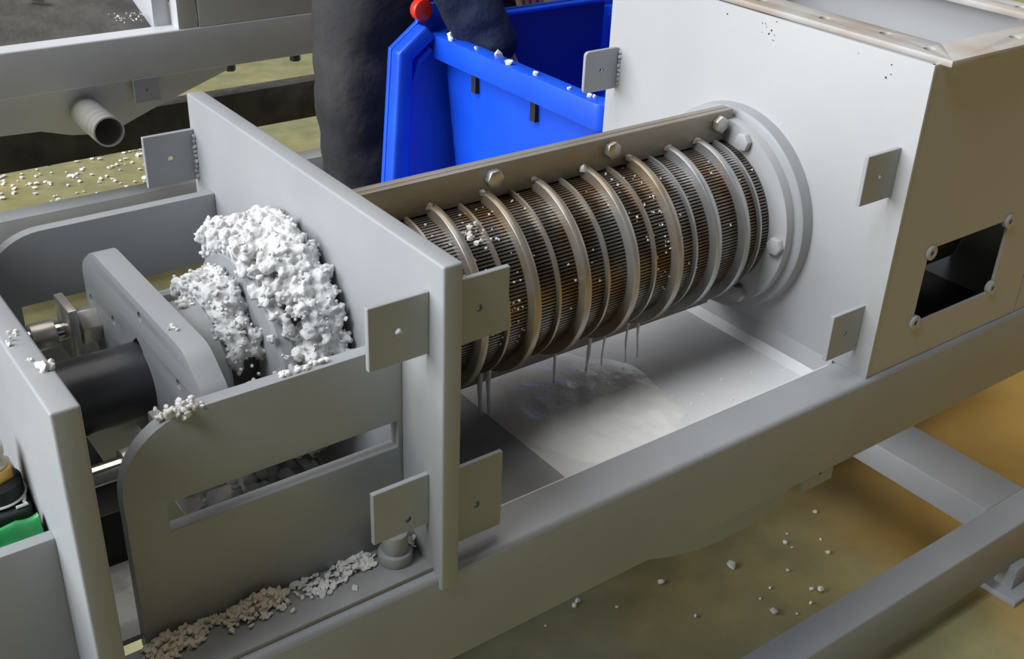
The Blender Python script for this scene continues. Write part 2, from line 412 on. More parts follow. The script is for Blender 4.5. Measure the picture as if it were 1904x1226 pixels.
# top flange with bolt holes
def flange_strip(poly, holes):
    b = MB(); b.prism(poly, 'z', TOPZ - 0.002, TOPZ + 0.008, holes=[circ(hx, hy, 0.0085, 12) for hx, hy in holes])
    return b.build('top_flange', MT['flange_paint'], hop, bevel=0.0012, seg=2)
fx0, fy0, fw = 1.372, 0.862, 0.066
flange_strip([(fx0 + .03, fy0), (fx0 + .03 + fw, fy0 + fw), (fx0 + .03 + fw, 1.49), (fx0 + .03, 1.556)], [(fx0 + .056, 0.918), (fx0 + .07, 1.005), (fx0 + .06, 1.11), (fx0 + .06, 1.24), (fx0 + .06, 1.38)])
flange_strip([(fx0 + .03, fy0), (x1h + .015, fy0), (x1h + .015 - fw, fy0 + fw), (fx0 + .03 + fw, fy0 + fw)], [(1.60, 0.893), (1.74, 0.893)])
flange_strip([(fx0 + .03 + fw, 1.49), (x1h + .015 - fw, 1.49), (x1h + .015, 1.556), (fx0 + .03, 1.556)], [(1.55, 1.525), (1.70, 1.525)])
flange_strip([(x1h + .015, fy0), (x1h + .015, 1.556), (x1h + .015 - fw, 1.49), (x1h + .015 - fw, fy0 + fw)], [(1.785, 1.0), (1.785, 1.2), (1.785, 1.4)])
# tabs on the left wall
tab(lw, BX - 0.075, BX, 0.902, 1.123, 1.199)
tab(lw, BX - 0.075, BX, 0.906, 0.862, 0.940)
tab(lw, BX - 0.080, BX, 1.516, 1.120, 1.196, corner=0.008)
tab(lw, BX - 0.075, BX, 1.510, 0.862, 0.940)
wb = MB()
for k in range(8): wb.blob((BX - 0.001, 1.513, 1.128 + k * 0.0085), 0.0042, 1, 0.4)
wb.build('weld_bead', MT['paint_box'], lw)
# lugs with screw holes at the corners of the window
for (hx, hz) in ((1.488, 1.016), (1.698, 1.020), (1.699, 0.897), (1.488, 0.893)):
    b = MB(); b.lathe([(0, 0.0045), (0, 0.012), (0.010, 0.012), (0.010, 0.0045)], (hx, 0.8745, hz), 'y', n=20)
    b.build('window_lug', MT['paint_box'], hop, bevel=0.0008, seg=1)
# black plate behind the window: the shade inside put into its colour
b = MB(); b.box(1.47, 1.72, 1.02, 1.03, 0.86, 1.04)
b.build('window_dark_plate', MT['dark'], hop)
# spout ring on the left wall: the screen bolts to it
b = MB(); b.lathe([(-0.026, 0.118), (-0.026, 0.170), (-0.022, 0.175), (0.0, 0.177), (0.0, 0.118)], (BX, AY, AZ), 'x', n=96)
b.build('spout_ring', MT['paint_rail'], hop, angle=40)

# ------------------------------------------------------------------ screen cage
cage = thing('screen_cage', 'round wedge-wire screen drum with steel hoops between end plate and hopper', 'screen drum', (0.98, AY, 0.86))
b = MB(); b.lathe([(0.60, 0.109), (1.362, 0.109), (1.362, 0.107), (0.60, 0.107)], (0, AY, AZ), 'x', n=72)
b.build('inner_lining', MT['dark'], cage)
NW = 150
b = MB()
for i in range(NW):
    t = 2 * PI * i / NW
    hw = PI / NW * 0.60
    for (xa, xb) in ((0.602, 1.36),):
        vs = []
        for x in (xa, xb):
            for (dt, r) in ((-hw * 0.5, 0.109), (-hw, 0.1245), (hw, 0.1245), (hw * 0.5, 0.109)):
                vs.append((x, AY + r * math.cos(t + dt), AZ + r * math.sin(t + dt)))
        b.add(vs, [(0, 1, 5, 4), (1, 2, 6, 5), (2, 3, 7, 6), (3, 2, 1, 0), (4, 5, 6, 7)])
ww = b.build('wedge_wires', MT['wire'], cage, smooth=False); ww['kind'] = 'stuff'
thick = [0.6875, 0.776, 0.865, 0.955, 1.047, 1.135, 1.216, 1.279]
thin = [0.735, 0.822, 0.911, 1.001, 1.092, 1.177, 1.318]
for x in thick:
    b = MB(); b.lathe([(-0.0062, 0.122), (-0.0062, 0.1395), (-0.005, 0.1405), (0.005, 0.1405), (0.0062, 0.1395), (0.0062, 0.122)], (x, AY, AZ), 'x', n=96)
    b.build('thick_hoop', MT['ring'] if x < 1.16 else MT['ring_grey'], cage, angle=50)  # browner steel towards the end plate, grey towards the hopper
for x in thin:
    b = MB(); b.lathe([(-0.002, 0.122), (-0.002, 0.1315), (0.002, 0.1315), (0.002, 0.122)], (x, AY, AZ), 'x', n=96)
    b.build('thin_hoop', MT['ring'] if x < 1.16 else MT['ring_grey'], cage, angle=50)
# clamping bars at the top and bottom seams of the two half shells
for (z0, z1) in ((1.127, 1.177), (0.823, 0.873)):
    for (y0, y1) in ((1.1985, 1.2095), (1.2105, 1.2225)):
        cb = MB().box(0.602, 1.355, y0, y1, z0, z1).build('clamp_bar', MT['bar'], cage, bevel=0.0012)
        if y0 < 1.2:
            for x in (0.663, 0.877, 1.094, 1.322):
                hexbolt('-y', (x, 1.1985, (z0 + z1) / 2 + 0.006), 0.0145, 0.011, 'hex_bolt', cb, rot=0.25 + x)
# weld spots where the hoops meet the bar
for x in thick:
    MB().blob((x - 0.004, 1.196, 1.139), 0.0065, 1, 0.4).build('weld_bead', MT['bar'], cage)
# end flanges
b = MB(); b.lathe([(1.344, 0.118), (1.344, 0.161), (1.362, 0.161), (1.362, 0.118)], (0, AY, AZ), 'x', n=96)
ef = b.build('end_flange', MT['paint_box'], cage, bevel=0.0)
for a in (110, 183, 235, 305, 357, 70):
    t = math.radians(a)
    hexbolt('-x', (1.344, AY + 0.146 * math.cos(t), AZ + 0.146 * math.sin(t)), 0.0150, 0.011, 'hex_bolt', ef, m_='paint_box', rot=t)
b = MB(); b.lathe([(0.6015, 0.118), (0.6015, 0.158), (0.615, 0.158), (0.615, 0.118)], (0, AY, AZ), 'x', n=96)
b.build('end_flange', MT['ring'], cage)

# ------------------------------------------------------------------ drip tray under the screen
tray = thing('drip_tray', 'wet pale grey drip tray lying below the screen drum between the rails', 'drip tray', (1.0, AY, 0.55))
TZ = 0.772
MB().box(0.87, 1.386, 0.946, 1.464, TZ - 0.006, TZ).build('tray_deck', MT['tray'], tray, bevel=0.001)
MB().prism([(0.603, 0.735), (0.869, TZ - 0.006), (0.869, TZ), (0.603, 0.741)], 'y', 0.946, 1.464).build('tray_slope', MT['paint_dirty'], tray)
MB().prism([(0.946, TZ - 0.002), (0.952, TZ - 0.002), (0.952, 0.81), (0.946, 0.81)], 'x', 0.603, 1.386).build('tray_lip', MT['tray'], tray)
MB().prism([(1.458, TZ - 0.002), (1.464, TZ - 0.002), (1.464, 0.83), (1.458, 0.83)], 'x', 0.603, 1.386).build('tray_lip', MT['tray'], tray)
MB().prism([(1.374, TZ - 0.001), (1.387, TZ - 0.001), (1.387, TZ + 0.014)], 'y', 0.953, 1.457).build('tray_strip', MT['tray'], tray)
hullp = [(0.78, 0.73), (0.86, 0.64), (0.95, 0.60), (1.012, 0.578), (1.07, 0.557), (1.128, 0.542), (1.184, 0.535), (1.248, 0.536), (1.303, 0.553), (1.34, 0.572), (1.365, 0.60), (1.37, 0.76), (0.78, 0.76)]
MB().prism(hullp, 'y', 0.949, 1.46).build('tray_belly', MT['paint'], tray, bevel=0.003)

# ------------------------------------------------------------------ thrust shaft and discharge cone
cone = thing('discharge_cone', 'grey shaped thrust plate, dark shaft and round cone disc inside the outlet bay', 'press cone', (0.35, AY, 0.9))
b = MB(); b.cyl((0.200, AY, AZ), (0.362, AY, AZ), 0.047, n=48); b.build('shaft', MT['shaft'], cone, angle=40)
tpo = [(-0.15, 0.117), (0.145, 0.117), (0.198, 0.080), (0.198, -0.015), (0.13, -0.095), (-0.13, -0.095), (-0.198, -0.015), (-0.198, 0.080)]
tp = rounded([(1.197 + y, AZ + z) for y, z in tpo], [0.05, 0.05, 0.035, 0.05, 0.04, 0.04, 0.05, 0.035], 6)
hl = [(1.375, 1.035), (1.290, 1.042), (1.182, 1.097), (1.283, 1.000), (1.140, 0.955), (1.075, 1.06)]
b = MB(); b.prism(tp, 'x', 0.360, 0.390, holes=[circ(y, z, 0.0065, 10) for y, z in hl] + [[(1.222, 1.045), (1.205, 1.058), (1.188, 1.048), (1.188, 1.020), (1.222, 1.020)]])
b.build('thrust_plate', MT['paint'], cone, bevel=0.004, seg=3)
b = MB(); b.lathe([(0.388, 0.03), (0.388, 0.075), (0.405, 0.082), (0.440, 0.082), (0.446, 0.076), (0.446, 0.03)], (0, AY, AZ), 'x', n=64)
b.build('collar', MT['paint'], cone, angle=40)
b = MB(); b.lathe([(0.44, 0.03), (0.44, 0.060), (0.492, 0.060), (0.492, 0.03)], (0, AY, AZ), 'x', n=48)
b.build('hub', MT['shaft'], cone, angle=40)
b = MB(); b.lathe([(0.488, 0.03), (0.488, 0.126), (0.492, 0.131), (0.506, 0.133), (0.575, 0.098), (0.575, 0.03)], (0, AY, AZ), 'x', n=96)
b.build('cone_disc', MT['paint'], cone, angle=30)
for ry in (1.365, 1.035):
    b = MB(); b.cyl((0.205, ry, 1.005), (0.362, ry, 1.005), 0.0125, n=24)
    rd = b.build('guide_rod', MT['chrome'], cone)
    b = MB(); b.cyl((0.275, ry, 1.005), (0.305, ry, 1.005), 0.019, n=24); b.build('rod_sleeve', MT['stainless'], rd, bevel=0.001)
    b = MB(); b.cyl((0.335, ry, 1.005), (0.360, ry, 1.005), 0.026, n=6)
    b.build('rod_nut', MT['stainless'], rd, bevel=0.001)
    b = MB(); b.box(0.318, 0.330, ry - 0.03, ry + 0.03, 0.965, 1.045); b.build('rod_clevis', MT['stainless'], rd, bevel=0.002)
MB().box(0.206, 0.40, 0.969, 1.095, 0.822, 0.830).build('bay_ledge', MT['stained'], cone, bevel=0.001)
MB().prism([(0.40, 0.75), (0.574, 0.80), (0.574, 0.806), (0.40, 0.756)], 'y', 0.972, 1.456).build('outlet_chute', MT['stained'], cone, bevel=0.001)
# lower inner block under the shaft
MB().box(0.205, 0.30, 1.10, 1.31, 0.72, 0.90).build('shaft_cradle', MT['black'], cone, bevel=0.004)

# ------------------------------------------------------------------ white pulp
def evaluated(name, mb, material, mods, label, cat, kind=None):
    me0 = mb.mesh(name, smooth=False)
    o = bpy.data.objects.new(name, me0); C.objects.link(o)
    for f in mods: f(o)
    dg = bpy.context.evaluated_depsgraph_get()
    me = bpy.data.meshes.new_from_object(o.evaluated_get(dg))
    bpy.data.objects.remove(o)
    me.materials.clear(); me.materials.append(material)
    me.polygons.foreach_set('use_smooth', [True] * len(me.polygons))
    r = bpy.data.objects.new(name, me); C.objects.link(r)
    return tag(r, label, cat, kind=kind)
tex1 = bpy.data.textures.new('lump_noise', 'CLOUDS'); tex1.noise_scale = 0.016; tex1.noise_depth = 3
tex2 = bpy.data.textures.new('fine_noise', 'CLOUDS'); tex2.noise_scale = 0.006; tex2.noise_depth = 2
def remesh(v):
    def f(o):
        mm = o.modifiers.new('r', 'REMESH'); mm.mode = 'VOXEL'; mm.voxel_size = v
    return f
def disp(t, k):
    def f(o):
        mm = o.modifiers.new('d', 'DISPLACE'); mm.texture = t; mm.strength = k; mm.mid_level = 0.5; mm.texture_coords = 'GLOBAL'
    return f
def granules(host, n, r0, r1, name):
    """small loose granules sitting on the surface of a pulp mass, one part of it"""
    me = host.data; b = MB(); vs = me.vertices; k = len(vs)
    for i in range(n):
        v = vs[random.randrange(k)]; p = v.co + v.normal * random.uniform(-0.0005, 0.002)
        b.blob((p.x / S, p.y / S, p.z / S), random.uniform(r0, r1), 1, 0.5)
    o = b.build(name, MT['pulp'], angle=60); o.parent = host; o['kind'] = 'stuff'
b = MB()
for i in range(1900):
    t = math.radians(random.uniform(-64, 236))
    up = 0.5 + 0.5 * math.sin(t)
    rmax = 0.142 + 0.027 * up + 0.006 * math.sin(3.1 * t + 1) + 0.004 * math.sin(11 * t)
    r = rmax - abs(random.gauss(0, 0.022))
    x = random.uniform(0.516, 0.567)
    b.blob((x, AY + r * math.cos(t), AZ + r * math.sin(t)), random.uniform(0.004, 0.0095), 1, 0.4)
for i in range(520):   # crest hanging over the top of the disc
    t = math.radians(random.gauss(90, 27)); r = random.uniform(0.132, 0.167)
    b.blob((random.uniform(0.484, 0.55), AY + r * math.cos(t), AZ + r * math.sin(t)), random.uniform(0.004, 0.010), 1, 0.4)
pc = evaluated('pulp_collar', b, MT['pulp'], [remesh(0.0019), disp(tex1, 0.006), disp(tex2, 0.007)],
          'thick snowy ring of squeezed white pulp between the cone disc and end plate', 'pulp')
granules(pc, 1500, 0.0012, 0.0038, 'pulp_granules')
b = MB()
for i in range(480):
    t = math.radians(random.gauss(98, 28)); r = random.uniform(0.060, 0.106) * (0.88 + 0.12 * math.sin(t))
    b.blob((random.uniform(0.446, 0.486), AY + 0.010 + r * math.cos(t), AZ + r * math.sin(t)), random.uniform(0.005, 0.011), 1, 0.4)
pc = evaluated('pulp_clump', b, MT['pulp'], [remesh(0.0019), disp(tex1, 0.005), disp(tex2, 0.005)],
          'loose lump of white pulp resting on the shaft in front of the cone disc', 'pulp')
granules(pc, 500, 0.0012, 0.0034, 'pulp_granules')
b = MB()
for i in range(150):
    x_ = random.uniform(0.42, 0.568); y_ = random.uniform(1.0, 1.42)
    b.blob((x_, y_, 0.757 + (x_ - 0.40) * 0.287 + random.uniform(0.002, 0.03)), random.uniform(0.004, 0.014), 1, 0.45)
tag(b.build('pulp_heap', MT['pulp'], angle=60), 'loose white pulp heap on the chute below the cone disc, seen through the slot', 'pulp', kind='stuff')
def lump(center, size, n, label, sq=(1, 1, 1), m_='pulp', name='pulp_lump', fine=1.0):
    b = MB()
    for i in range(n):
        b.blob((center[0] + random.gauss(0, size * .45) * sq[0], center[1] + random.gauss(0, size * .45) * sq[1], center[2] + abs(random.gauss(0, size * .35)) * sq[2]),
               random.uniform(0.25, 0.5) * size * fine, 1, 0.45)
    o = b.build(name, MT[m_], angle=60)
    return tag(o, label, 'pulp')
lump((0.318, 0.957, 1.100), 0.019, 110, 'cream white pulp clump on the rounded corner of the slotted side plate', (1.35, 0.5, 1.0), 'crumb', fine=0.42)
lump((0.436, 0.959, 1.107), 0.008, 10, 'smear of white pulp on top of the slotted side plate below the cone', (1.3, 0.6, .6), 'crumb')
lump((0.468, 0.959, 1.107), 0.009, 12, 'white pulp smear on the side plate top nearest the square tab', (1.8, 0.6, .6), 'crumb')
lump((0.197, 0.942, 1.203), 0.010, 9, 'largest white pulp bit at the front of the bearing plate top', (.8, 1, .8), 'crumb')
lump((0.193, 1.022, 1.203), 0.006, 5, 'pair of white pulp bits farthest back on the bearing plate top', (.8, 1.4, .8), 'crumb')
lump((0.182, 1.006, 1.203), 0.006, 4, 'white pulp bit on the left edge of the bearing plate top', (.8, 1, .8), 'crumb')
lump((0.191, 0.963, 1.203), 0.0045, 3, 'small flat pulp bit midway along the bearing plate top', (.8, 1, .6), 'crumb')
lump((0.371, 1.10, 1.117), 0.006, 6, 'white pulp bits stuck on the top edge of the thrust plate', (.8, 1.4, .8), 'crumb')
lump((0.425, 1.215, 1.082), 0.010, 14, 'pale pulp bits lying on top of the round collar', (1.2, 1.2, .6), 'crumb')

# falling pulp scraps inside the gap beside the hub
b = MB()
for i in range(40):
    b.blob((random.uniform(0.448, 0.486), 1.10 + random.gauss(0, .025), random.uniform(0.95, 1.04)), random.uniform(0.002, 0.006), 1, 0.5)
tag(b.build('pulp_scraps', MT['crumb']), 'greyish pulp scraps clinging in the gap between collar and cone disc', 'pulp', kind='stuff')

# flakes on the packer strip
def flake(b, p, s_):
    n = random.choice((4, 5, 5, 6)); a0 = random.random() * 6.3
    nrm = Vector((random.gauss(0, .5), random.gauss(0, .5), 1)).normalized()
    u = nrm.orthogonal().normalized(); v = nrm.cross(u); p = Vector(p)
    top = []; bot = []
    for k in range(n):
        t = a0 + 2 * PI * k / n; r = s_ * random.uniform(0.45, 1.1)
        q = p + u * (r * math.cos(t)) + v * (r * math.sin(t) * 0.75)
        top.append(q + nrm * 0.0009); bot.append(q - nrm * 0.0009)
    b.add(top + bot, [tuple(range(n)), tuple(range(n, 2 * n))[::-1]] + [(i, (i + 1) % n, n + (i + 1) % n, n + i) for i in range(n)])
def flake_pile(spots, label, s_=0.006, m_='flake'):
    b = MB()
    for (cx, cy, sx, sy, n, h) in spots:
        for i in range(n):
            dx, dy = random.gauss(0, sx), random.gauss(0, sy)
            y = min(max(cy + dy, 0.888), 0.947)
            z = 0.829 + random.random() * h * math.exp(-(dx / (sx * 1.3)) ** 2 - (dy / (sy * 1.3)) ** 2)
            flake(b, (cx + dx, y, z), random.uniform(0.55, 1.25) * s_)
    o = b.build('pulp_flakes', MT[m_], smooth=False)
    return tag(o, label, 'pulp flakes', kind='stuff')
flake_pile([(0.262, 0.935, 0.012, 0.010, 110, 0.016), (0.285, 0.937, 0.014, 0.009, 110, 0.014), (0.315, 0.943, 0.012, 0.003, 40, 0.01)],
           'cream pulp flakes heaped at the lower left end of the packer strip')
flake_pile([(0.365, 0.936, 0.018, 0.009, 190, 0.018), (0.385, 0.938, 0.012, 0.007, 90, 0.018), (0.345, 0.945, 0.015, 0.002, 30, 0.006)],
           'dense heap of cream pulp flakes against the foot of the slotted plate', 0.0058)
flake_pile([(0.435, 0.938, 0.010, 0.008, 34, 0.004), (0.452, 0.925, 0.012, 0.008, 26, 0.002), (0.42, 0.945, 0.012, 0.003, 10, 0)],
           'scattered pale pulp flakes between the dense heap and the rail bolt', 0.0062, 'crumb')
flake_pile([(0.495, 0.937, 0.011, 0.008, 60, 0.008), (0.512, 0.942, 0.007, 0.005, 24, 0.006), (0.478, 0.926, 0.010, 0.008, 16, 0.001)],
           'pinkish white pulp flakes beside the round rail bolt', 0.006, 'crumb')
b = MB()
for i in range(16): flake(b, (0.565 + random.gauss(0, .005), 0.925 + random.gauss(0, .004), 0.845 + random.gauss(0, .006)), 0.006)
tag(b.build('pulp_flakes', MT['crumb'], smooth=False), 'small white pulp flakes behind the bolt under the lower tab', 'pulp flakes', kind='stuff')

# crumbs on the floor, one by one
FC = [(1.662, 1.288, .011), (1.489, 1.34, .009), (1.477, 1.436, .008), (1.15, 1.436, .006), (1.293, 1.399, .007), (1.77, 1.117, .009), (1.631, 1.128, .009)]
rr = random.Random(3)
for i in range(34):
    FC.append((rr.uniform(1.15, 2.0), rr.uniform(1.0, 1.62), rr.uniform(.003, .006)))
for (x, y, s_) in FC:
    o = MB().blob((x, y, s_ * 0.55), s_, 1, 0.5, (1, 1, .7)).build('pulp_crumb', MT['crumb'])
    tag(o, 'white pulp crumb lying on the floor in front of the near rail', 'pulp crumb', 'white crumbs on the floor below the near rail')
b = MB()
for i in range(190):
    b.blob((rr.uniform(0.75, 1.75), rr.gauss(4.45, .16), 0.005), rr.uniform(.004, .012), 1, 0.5, (1, 1, .6))
tag(b.build('floor_crumbs', MT['crumb']), 'pale crumbs strewn over the far floor under the second machine', 'pulp crumbs', kind='stuff')
# specks on rail, tray, wires
def specks(n, f, label, cat='pulp specks', s0=.001, s1=.003, m_='crumb'):
    b = MB()
    for i in range(n): b.blob(f(), random.uniform(s0, s1), 1, 0.5)
    return tag(b.build('pulp_specks', MT[m_]), label, cat, kind='stuff')
def on_screen():
    x = random.choice((random.uniform(0.70, 1.34), random.gauss(0.81, .03), random.gauss(1.11, .03))); t = math.radians(random.uniform(95, 200)); r = 0.1255
    return (x, AY + r * math.cos(t), AZ + r * math.sin(t))
specks(230, on_screen, 'tiny white pulp specks caught on the screen wires', s0=.0008, s1=.0022)
specks(26, lambda: (random.gauss(0.80, .012), AY + 0.1255 * math.cos(2.05 + random.gauss(0, .13)), AZ + 0.1255 * math.sin(2.05 + random.gauss(0, .13))),
       'pinkish pulp bits on the screen between the first hoops', s0=.002, s1=.0045)
specks(40, lambda: (random.uniform(0.9, 1.37), random.uniform(0.96, 1.15), TZ + .001), 'tiny white specks and drops on the tray deck', s0=.001, s1=.0022)
specks(16, lambda: (BX - 0.0015, random.choice((random.uniform(0.93, 1.3), random.gauss(1.17, .01))), 1.302 + random.gauss(0, .009)), 'dark grit on the hopper wall below its flange', 'grit', .0006, .0014, 'black')

# ------------------------------------------------------------------ press water
b = MB()
nx, ny = 40, 30
gv = []; gf = []
for i in range(nx + 1):
    for j in range(ny + 1):
        x = 0.85 + 0.40 * i / nx; y = 0.955 + 0.40 * j / ny
        e = ((x - 1.02) / 0.15) ** 2 + ((y - 1.12) / 0.19) ** 2
        e += 0.35 * noise.noise(Vector((x * 14, y * 14, 3)))
        hgt = max(0.0, 1.0 - e)
        z = TZ - 0.003 + 0.009 * min(1, hgt * 2.2) + 0.006 * hgt * noise.noise(Vector((x * 38, y * 38, 0)))
        gv.append((x, y, z))
for i in range(nx):
    for j in range(ny):
        a = i * (ny + 1) + j
        gf.append((a, a + ny + 1, a + ny + 2, a + 1))
b.add(gv, gf)
tag(b.build('water_puddle', MT['milk'], angle=180), 'milky splashing puddle of press water on the tray deck', 'water', kind='stuff')
def stream(x, y, z0, z1, r, label, wob=0.0012):
    pts = []; rad = []
    n = 9
    for i in range(n):
        k = i / (n - 1)
        pts.append((x + wob * math.sin(5 * k + x * 40), y + wob * math.cos(4 * k + x * 20), z0 + (z1 - z0) * k))
        rad.append(r * (1.0 - 0.5 * k) * (0.8 + 0.4 * abs(math.sin(7 * k + x * 50))))
    o = MB().tube(pts, rad, 8).build('water_stream', MT['stream'], angle=180)
    tag(o, label, 'water stream', 'streams of water falling from the screen')
stream(0.861, 1.19, 0.865, 0.75, 0.0045, 'leftmost water stream pouring beside the end plate')
stream(0.873, 1.185, 0.865, 0.75, 0.0040, 'second water stream from the end plate, close to the first')
stream(1.005, 1.19, 0.862, 0.78, 0.0030, 'thin single water stream below the third hoop gap')
stream(1.075, 1.19, 0.866, 0.78, 0.0042, 'thickest water stream falling into the middle of the puddle')
stream(1.108, 1.19, 0.864, 0.78, 0.0022, 'thin water stream just right of the thickest one')
stream(1.150, 1.18, 0.866, 0.778, 0.0022, 'faint water stream second from the hopper')
stream(1.175, 1.18, 0.866, 0.778, 0.0024, 'water stream nearest to the hopper wall')

# ------------------------------------------------------------------ fittings at the left edge
pad = MB().prism(rounded([(0.0, 0.998), (0.174, 0.998), (0.174, 1.10), (0.0, 1.10)], [0.012] * 4, 4), 'z', 1.0005, 1.020).build('rubber_pad', MT['black'], bevel=0.004, seg=3)
tag(pad, 'thin black rubber pad under the small pot left of the bearing plate', 'pad')
PX, PY = 0.148, 1.034
pot = thing('oil_pot', 'small dark pot with brass hex collar and beige knob left of the bearing plate', 'oil pot', (PX, PY, 1.0205))
b = MB(); b.lathe([(1.0205, 0.0), (1.0205, 0.023), (1.024, 0.026), (1.040, 0.026), (1.046, 0.021), (1.046, 0.0)], (PX, PY, 0), 'z', n=40, closed=False); b.build('pot', MT['black'], pot)
b = MB(); b.prism(circ(PX, PY, 0.0215, 6, .4), 'z', 1.045, 1.059); b.build('hex_collar', MT['brass'], pot, bevel=0.002)
b = MB(); b.lathe([(1.058, 0.0), (1.058, 0.016), (1.062, 0.017), (1.065, 0.012), (1.071, 0.012), (1.073, 0.015), (1.084, 0.015), (1.087, 0.012), (1.087, 0.0)], (PX, PY, 0), 'z', n=32, closed=False); b.build('knob', MT['beige'], pot)
b = MB(); b.tube([(PX + 0.0275 * math.cos(t), PY + 0.0275 * math.sin(t), 1.024) for t in [i * 2 * PI / 30 for i in range(31)]], 0.0014, 6); b.build('ring_wire', MT['cotton'], pot)
# green film, crumpled
gv = []; gf = []; n1, n2 = 22, 18
for layer in (0, 1):
    for i in range(n1 + 1):
        for j in range(n2 + 1):
            u, v = i / n1, j / n2
            x = 0.02 + 0.152 * u; y = 0.966 + 0.030 * v
            z = 1.004 + 0.022 * math.sin(PI * min(1, v * 1.1)) + 0.012 * noise.noise(Vector((x * 30, y * 34, 1))) + 0.004 * noise.noise(Vector((x * 90, y * 90, 4))) - 0.002 * layer
            if j == 0: y -= 0.004; z -= 0.004
            gv.append((x, y, max(z, 1.0015 - 0.001 * layer)))
o1 = (n1 + 1) * (n2 + 1)
for layer in (0, 1):
    for i in range(n1):
        for j in range(n2):
            a = layer * o1 + i * (n2 + 1) + j; q = (a, a + n2 + 1, a + n2 + 2, a + 1)
            gf.append(q if layer == 0 else q[::-1])
tag(MB().add(gv, gf).build('plastic_film', MT['green'], angle=60), 'crumpled green plastic film on the shelf left of the bearing plate', 'plastic film')
tag(MB().tube([(0.168, 1.06, 1.022), (0.1715, 1.05, 1.022), (0.1705, 1.018, 1.022), (0.167, 1.009, 1.022), (0.169, 1.004, 1.022), (0.158, 1.003, 1.022)], 0.0018, 6).build('cord_scrap', MT['cotton']),
    'short scrap of white cord beside the dark pot', 'cord')

# ------------------------------------------------------------------ second press in the background
Y2 = 3.35
sec = thing('press_frame', 'grey steel frame of the second screw press standing behind, cut by the picture top', 'machine frame', (1.5, 3.7, 0))
MB().box(-0.6, 3.6, Y2, Y2 + 0.075, 0.686, 0.82).build('long_rail', MT['paint_far'], sec, bevel=0.006, seg=3)
MB().box(-0.6, 3.6, 4.0, 4.075, 0.686, 0.82).build('long_rail', MT['paint_far'], sec, bevel=0.006, seg=3)
MB().box(-0.6, 3.6, Y2, Y2 + 0.08, 0.20, 0.326).build('lower_bar', MT['paint_far'], sec, bevel=0.004)
MB().box(-0.6, 3.6, 4.02, 4.10, 0.215, 0.365).build('lower_bar', MT['iron_and_shade'], sec, bevel=0.004)  # shade under the press put into this bar's dark colour
for px_ in (-0.3, 2.6):
    for y0 in (Y2 + 0.001, 4.021): MB().box(px_, px_ + 0.075, y0, y0 + 0.07, 0.0, 0.69).build('post', MT['paint_far'], sec, bevel=0.003)
hp = [(0.30, 0.69), (0.40, 0.60), (0.712, 0.572), (0.82, 0.567), (0.907, 0.540), (1.02, 0.525), (1.162, 0.579), (1.42, 0.665), (1.47, 0.70), (1.47, 0.75), (0.30, 0.75)]
MB().prism(hp, 'y', Y2 + 0.03, 3.99).build('tray_belly', MT['paint_far'], sec, bevel=0.004)
b = MB(); b.lathe([(-0.20, 0.040), (-0.20, 0.045), (0.06, 0.045), (0.06, 0.040)], (0.955, Y2 + 0.02, 0.607), 'y', n=40); b.build('drain_pipe', MT['stainless'], sec)
tab(sec, 1.100, 1.179, Y2 - 0.004, 0.617, 0.690, th=0.008)
for (x_, r_) in ((1.43, 0.012), (1.66, 0.012)):
    b = MB(); b.cyl((x_, Y2 + 0.04, 0.66), (x_, Y2 + 0.04, 0.69), 0.018, n=6); b.build('rail_bolt', MT['shaft'], sec, bevel=0.001)
MB().box(1.262, 1.322, Y2 + 0.004, Y2 + 0.06, 0.82, 1.25).build('corner_post', MT['paint_far'], sec, bevel=0.002)
MB().box(1.21, 1.262, Y2 + 0.07, 3.99, 0.80, 1.25).build('end_plate', MT['paint_far'], sec, bevel=0.002)
b = MB(); b.prism([(1.328, 0.82), (2.3, 0.82), (2.3, 1.33), (1.328, 1.33)], 'y', Y2 + 0.002, Y2 + 0.02, holes=[[(1.41, 0.893), (1.60, 0.893), (1.60, 1.05), (1.41, 1.05)]])
b.build('front_wall', MT['paint_far'], sec, bevel=0.001)
MB().box(1.36, 1.66, Y2 + 0.1, Y2 + 0.11, 0.86, 1.1).build('window_dark_plate', MT['dark'], sec)
MB().prism([(Y2 + 0.078, 0.79), (3.99, 1.00), (3.99, 1.02), (Y2 + 0.078, 0.81)], 'x', 0.0, 1.205).build('chute_plate', MT['iron_and_shade'], sec)
for (bx_, by_, bz_) in ((0.93, 3.62, 0.885), (1.065, 3.68, 0.905)):
    b = MB(); b.cyl((bx_ - .02, by_, bz_ + .016), (bx_ + .02, by_ - .02, bz_ + .01), 0.010, n=12); b.build('stud', MT['chrome'], sec, bevel=0.001)
specks(45, lambda: (random.uniform(1.10, 1.21), Y2 + random.uniform(0.085, 0.17), 0.832 + random.uniform(0, .02)), 'white specks in the corner of the second press chute', s0=.0012, s1=.0035)

